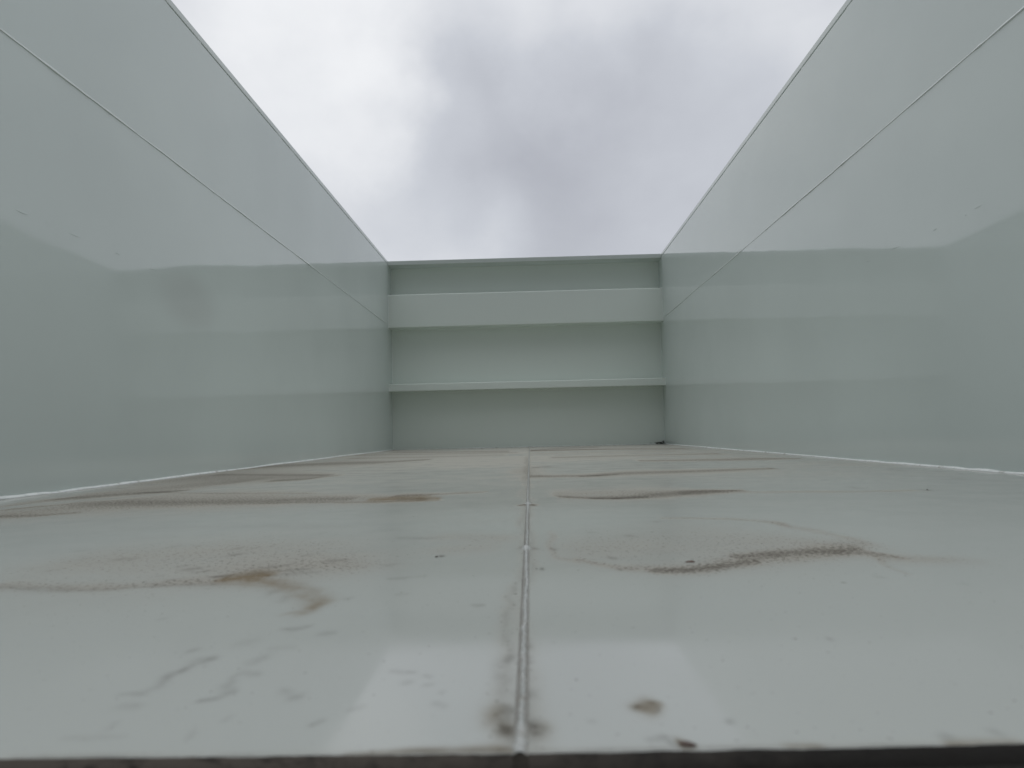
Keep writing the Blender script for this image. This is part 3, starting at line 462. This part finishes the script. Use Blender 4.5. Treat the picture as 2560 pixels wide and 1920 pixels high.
def floor_plate(x0, x1, label):
    u = np.linspace(math.asinh(x0/.06), math.asinh(x1/.06), 330); xs = .06*np.sinh(u); xs[0], xs[-1] = x0, x1
    X, Y = np.meshgrid(xs, ys); ey = edge_y(xs)
    # blend the front rows to the uneven edge
    Y = Y.copy(); Y[0] = ey
    for i in range(1, len(ys)):
        t = max(0, 1-(ys[i]-.29)/.02)
        Y[i] = Y[i] + (ey-.2895)*t
        if t == 0: break
    Y[1:] = np.maximum(Y[1:], Y[:1]+1e-5)
    nx, ny = len(xs), len(ys)
    wx = X + (vnoise(X+5, Y+5, 9, 11)-.5)*.016 + (vnoise(X+5, Y+5, 45, 12)-.5)*.006
    wy = Y + ((vnoise(X+5, Y+5, 7, 13)-.5)*.035 + (vnoise(X+5, Y+5, 38, 14)-.5)*.014)*np.clip(Y/1.5, .12, 1)
    masks = {'d': np.zeros_like(X), 'r': np.zeros_like(X), 'k': np.zeros_like(X)}
    for kind, amp, pts in STAINS:
        P = np.array(pts, float); S = np.zeros_like(X)
        samples = []
        for a, b in zip(P[:-1], P[1:]):
            n = int(min(60, max(2, math.ceil(max(abs(b[0]-a[0])/(.6*min(a[2], b[2])), abs(b[1]-a[1])/(.6*min(a[3], b[3])))))))
            for q in range(n): samples.append(a+(b-a)*q/n)
        samples.append(P[-1])
        for sx_, sy_, rx, ry in samples:
            if sx_+2.2*rx < x0 or sx_-2.2*rx > x1: continue
            i0, i1 = np.searchsorted(ys, [sy_-2.6*ry-.03, sy_+2.6*ry+.03]); j0, j1 = np.searchsorted(xs, [sx_-2.6*rx-.012, sx_+2.6*rx+.012])
            sl = np.s_[i0:i1, j0:j1]
            if i1 <= i0 or j1 <= j0: continue
            d2 = ((wx[sl]-sx_)/rx)**2 + ((wy[sl]-sy_)/ry)**2
            S[sl] = np.maximum(S[sl], np.exp(-.5*d2/1.2))
        masks[kind] = 1-(1-masks[kind])*(1-amp*GAIN[kind]*S)
    film = np.interp(Y, [.3, .9, 1.4, 2.0, 3, 6.2], [.08, .12, .32, .62, .85, .95])*(.65+.7*vnoise(X+5, Y+5, 2.3, 21))
    film = np.maximum(film, .3*np.clip(1-(Y-Y[:1])/.012, 0, 1))
    film *= np.clip(1.15-.25*np.maximum(X, 0), .5, 1.2)
    th = .008
    nv = nx*ny
    co = np.stack([X, Y, np.zeros_like(X)], -1).reshape(-1, 3)
    co = np.concatenate([co, co[:nx]+[0, 0, -th], [[x0, Y1, -th], [x1, Y1, -th]]]) - np.array(ROOT_LOC)
    ii, jj = np.meshgrid(np.arange(ny-1), np.arange(nx-1), indexing='ij'); a = (ii*nx+jj).ravel()
    q = np.stack([a, a+1, a+1+nx, a+nx], 1)
    j = np.arange(nx-1); qe = np.stack([nv+j, nv+j+1, j+1, j], 1)
    F = np.concatenate([q, qe]); me = bpy.data.meshes.new('floor_plate')
    me.vertices.add(len(co)); me.vertices.foreach_set('co', co.ravel())
    me.loops.add(F.size); me.loops.foreach_set('vertex_index', F.ravel().astype(np.int32))
    me.polygons.add(len(F)); me.polygons.foreach_set('loop_start', np.arange(0, F.size, 4, dtype=np.int32))
    me.polygons.foreach_set('material_index', np.concatenate([np.zeros(len(q), np.int32), np.ones(len(qe), np.int32)]))
    me.update(); me.validate()
    for nm, arr in (('dirt', masks['d']), ('rust', masks['r']), ('grime', masks['k']), ('film', film)):
        at = me.attributes.new(nm, 'FLOAT', 'POINT'); at.data.foreach_set('value', np.concatenate([arr.ravel(), np.full(len(co)-nv, .5)]).astype(np.float32))
    o = link('floor_plate', me, M_FLOOR, root); me.materials.append(M_EDGE); o['label'] = label
    # underside
    return o
fl = floor_plate(-W2-.004, SX-.0030, 'grey floor plate with a brown rust smear')
fr = floor_plate(SX+.0030, W2+.004, 'grey floor plate with a curved dark dirt streak')

# ---- floor weld: lumpy bead sunk between two grooves
def floor_weld():
    yy = 1/np.linspace(1/.2892, 1/(Y1), 900); yy = np.sort(np.concatenate([yy, np.arange(3.0, Y1-.01, .02)])); n = len(yy)
    h = .0002+np.abs(np.interp(yy*240, np.arange(2000), rng.random(2000)))*.0014; wd = .0014+wob(n, .00022)+.0005*np.interp(yy*130, np.arange(1200), rng.random(1200))
    cx = SX+wob(n, .0004)
    for yn in (1.271, .7865): h += .003*np.exp(-((yy-yn)/.012)**2); wd += .0045*np.exp(-((yy-yn)/.008)**2)
    wd += .0012*np.exp(-((yy-.305)/.012)**2)
    rings = [[(SX-.0033, y, -.0004), (c-w_*1.35, y, -.0007), (c-w_, y, -.0003), (c-w_*.5, y, k*.8), (c, y, k), (c+w_*.5, y, k*.8), (c+w_, y, -.0003), (c+w_*1.35, y, -.0007), (SX+.0033, y, -.0004), (SX+.0033, y, -.008), (SX-.0033, y, -.008)] for y, k, w_, c in zip(yy, h, np.clip(wd, .0014, .008), cx)]
    m = MB(); m.sweep(rings, True); return m
fw_o = floor_weld().build('floor_weld', M_FW, root, smooth=True); fw_o.data.materials.append(M_EDGE)
for p in fw_o.data.polygons:
    if len(p.vertices) > 4: p.material_index = 1; p.use_smooth = False

# ---- side walls
MARKS = {1: [(2.055, .684, 2.035, .686), (2.292, .692, 2.233, .688), (1.863, .688, 1.83, .688), (1.902, .681, 1.898, .683), (2.465, .694, 2.436, .688), (3.963, 1.109, 3.851, 1.103)],
         -1: [(1.635, .685, 1.678, .686), (1.833, .685, 1.88, .686), (2.045, .686, 2.07, .687), (2.234, .684, 2.281, .687)]}
for sg in (-1, 1):
    m = MB(); xa, xb = sorted((sg*W2, sg*(W2+.04))); m.box(xa, xb, Y0+.004, Y1+.04, -.008, H-.0305)
    for (ya, za, yb, zb) in MARKS[sg]:            # weld ticks showing through the sheet
        rings = []
        for q in range(9):
            f = q/8; y, z = ya+(yb-ya)*f, za+(zb-za)*f; r = .0008*math.sin(math.pi*min(max(f, .04), .96))+.0002
            rings.append([(sg*(W2+.001), y, z+r*2), (sg*(W2-r*.9), y, z+r), (sg*(W2-r*.9), y, z-r), (sg*(W2+.001), y, z-r*2)])
        m.sweep(rings, True)
    wall = m.build('side_wall', M_LEFT if sg < 0 else M_WALL, root)
    # horizontal weld between the two sheets
    n = 900; yy = np.linspace(Y0+.004, Y1, n); cz = SEAM_Z+wob(n, .0006, ((60, 1), (18, .6), (6, .5))); r = np.clip(.0032+wob(n, .0006), .0018, .007)
    for yk in ((1.80, 2.6, 3.45, 4.4) if sg > 0 else (2.0, 3.0, 3.9)): r += .0016*np.exp(-((yy-yk)/.014)**2)
    m = MB(); m.sweep([[(sg*(W2+.002), y, z+q*1.7), (sg*(W2-q*.40), y, z+q*.9), (sg*(W2-q*.85), y, z-q*.1), (sg*(W2-q*.7), y, z-q*.5), (sg*(W2+.002), y, z-q*.95)] for y, z, q in zip(yy, cz, r)], True)
    m.build('weld_seam', M_WELD, wall, smooth=True)
    # sealant fillet between wall and floor
    n = 1100; yy = 1/np.linspace(1/(Y0+.006), 1/Y1, n); a = np.clip(.0064+wob(n, .0010, ((30, 1), (9, .9), (4, .7))), .003, .011); b_ = np.clip(.0074+wob(n, .0014, ((30, 1), (9, .9), (4, .7))), .004, .014)
    m = MB(); m.sweep([[(sg*(W2+.002), y, q), (sg*(W2-p*.32), y, q*.74), (sg*(W2-p*.68), y, q*.36), (sg*(W2-p), y, -.0005), (sg*(W2+.002), y, -.003)] for y, q, p in zip(yy, a, b_)], True)
    m.build('sealant_bead', M_SEAL, wall, smooth=True)
    # top rail: flat lip with a hanging outer flange; open gap under the lip is stitched with weld
    m = MB(); xa, xb = sorted((sg*(W2-.0005), sg*(W2+.085))); m.box(xa, xb, Y0+.004, Y1+.05, H-.0255, H)
    xa, xb = sorted((sg*(W2+.043), sg*(W2+.085-.003))); m.box(xa, xb, Y0+.008, Y1+.046, H-.11, H-.01)
    rail = m.build('top_rail', M_RAIL, wall, bevel=.003)
    yy = np.arange(Y0+.01, Y1-.004, .006); op = np.ones(len(yy)); y = Y0+.05      # op: 1 where the gap is left open
    while y < Y1-.1:
        ln = random.uniform(.02, .09); op[(yy > y) & (yy < y+ln)] = 0; y += ln+random.uniform(.10, .5)
    op = np.convolve(op, [.2, .6, .2], 'same'); s = .0008+.0016*(1-op)+wob(len(yy), .00025, ((3, 1), (2, .6))); zc = H-.0280+wob(len(yy), .00025, ((5, 1), (2, .6)))
    m = MB(); m.sweep([[(sg*(W2+.016), y, z+q), (sg*(W2+.002+.012*o_), y, z+q), (sg*(W2-.0005+.0125*o_), y, z), (sg*(W2+.002+.012*o_), y, z-q), (sg*(W2+.016), y, z-q)] for y, z, q, o_ in zip(yy, zc, s, op)], True)
    m.build('stitch_weld', M_WELD, rail, smooth=True)

# ---- end wall with two horizontal beams and a top rail
m = MB(); m.box(-W2-.01, W2+.01, D+REC, D+REC+.04, -.008, H-.02); end = m.build('end_wall', M_END, root)
m = MB(); m.box(-W2-.01, W2+.01, D, D+REC+.01, 1.068, 1.3615); m.build('horizontal_beam', M_END, end, bevel=.008)['label'] = 'tall upper beam with a bright top edge'
m = MB(); m.box(-W2-.01, W2+.01, D, D+REC+.01, .509, .573); m.build('horizontal_beam', M_END, end, bevel=.006)['label'] = 'narrow lower beam'
m = MB(); m.box(-W2-.01, W2+.01, D, D+REC+.07, H-.037, H-.001); m.build('top_rail', M_RAIL, end, bevel=.003)
for sg in (-1, 1):
    m = MB()
    for z0, z1, yb in ((0, .507, D+REC), (.575, 1.066, D+REC), (1.364, H-.039, D+REC), (1.068, 1.3615, D), (.511, .571, D)):
        k = 40; zz = np.linspace(z0, z1, k); r = .0045+wob(k, .0006, ((8, 1), (3, .8)))
        m.sweep([[(sg*(W2+.002), yb-q, z), (sg*(W2-q*.45), yb-q*.45, z), (sg*(W2-q), yb+.002, z), (sg*(W2+.002), yb+.002, z)] for z, q in zip(zz, r)], True)
    m.build('corner_weld', M_WELD, end, smooth=True)
n = 300; xx = np.linspace(-W2+.006, W2-.006, n); r = np.clip(.0045+wob(n, .0009), .002, .009)
m = MB(); m.sweep([[(x, Y1+.002, q), (x, Y1-q*.4, q*.4), (x, Y1-q*1.2, -.0005), (x, Y1+.002, -.002)] for x, q in zip(xx, r)], True); m.build('sealant_bead', M_SEAL, end, smooth=True)

# ---- underside: cross member just behind the front edge and two runners
m = MB(); m.box(-W2, W2, .306, .40, -.13, -.0085); m.build('cross_member', M_FRAME, root)
for x in (-.55, .55):
    m = MB(); m.box(x-.06, x+.06, .42, Y1, -.30, -.0085); m.build('runner', M_FRAME, root)

# ------------------------------------------------------------------ loose things on the floor
def litter():
    m = MB(); cx, cy = W2-.045, Y1-.03
    for k in range(34):
        a = random.random()*6.28; px, py = cx+min(.03, random.gauss(0, .03)), cy+random.gauss(0, .008); pz = .004+abs(random.gauss(0, .007))
        if px > cx+.015: pz += random.uniform(0, .022)
        l, wd = random.uniform(.012, .028), random.uniform(.004, .009); ti = random.uniform(-.5, .5); cu = random.uniform(.2, .5)
        rings = []
        for q in range(6):
            f = q/5-.5; ww = wd*(1-(2*f)**2*.95); zz = pz+ti*l*f*.6+cu*l*f*f
            dx, dy = math.cos(a), math.sin(a)
            c = (px+dx*l*f, py+dy*l*f)
            rings.append([(c[0]-dy*ww, c[1]+dx*ww, zz+.0015), (c[0], c[1], zz), (c[0]+dy*ww, c[1]-dx*ww, zz+.0015), (c[0], c[1], zz-.0008)])
        m.sweep([[(min(x, W2-.003), min(y, Y1-.004), max(z, .0006)) for x, y, z in r] for r in rings], True)
    return m
o = litter().build('leaf_litter', M_LEAF); o['label'] = 'small dark clump of rotten leaves in the far corner of the container floor'; o['category'] = 'leaves'
def chip(x, y, lx, ly, h, rot, name, label, cat, mat):
    m = MB(); k = 14; base = []; top = []
    for q in range(k):
        a = 2*math.pi*q/k; r = 1+random.uniform(-.25, .25); dx, dy = lx*math.cos(a)*r, ly*math.sin(a)*r
        c, s = math.cos(rot), math.sin(rot); base.append((x+dx*c-dy*s, y+dx*s+dy*c, .0004)); top.append((x+.7*(dx*c-dy*s), y+.7*(dx*s+dy*c), h*random.uniform(.7, 1.1)))
    m.sweep([base, top], True); o = m.build(name, mat); o['label'] = label; o['category'] = cat; return o
chip(.1662, .6889, .0052, .0042, .0012, .1, 'bark_chip', 'thin reddish brown bark chip lying in the curved dirt streak right of the floor weld', 'chip', M_CHIP)
chip(.0766, .2945, .0034, .0022, .0010, -.3, 'rust_flake', 'dark red-brown rust flake lying right at the front edge of the floor', 'flake', M_CHIP)
for x, y, s, lb in ((-.0825, .7409, .0013, 'dark grit crumb on the plate with the rust smear, left of the floor weld'),
                    (.0203, .6668, .0007, 'tiny dark grit crumb close beside the floor weld'),
                    (.7727, 1.3858, .0015, 'dark grit crumb nearer to the right wall sealant bead')):
    chip(x, y, s*1.3, s, s, random.random(), 'grit_crumb', lb, 'grit', M_LEAF)['group'] = 'grit crumbs on the floor'
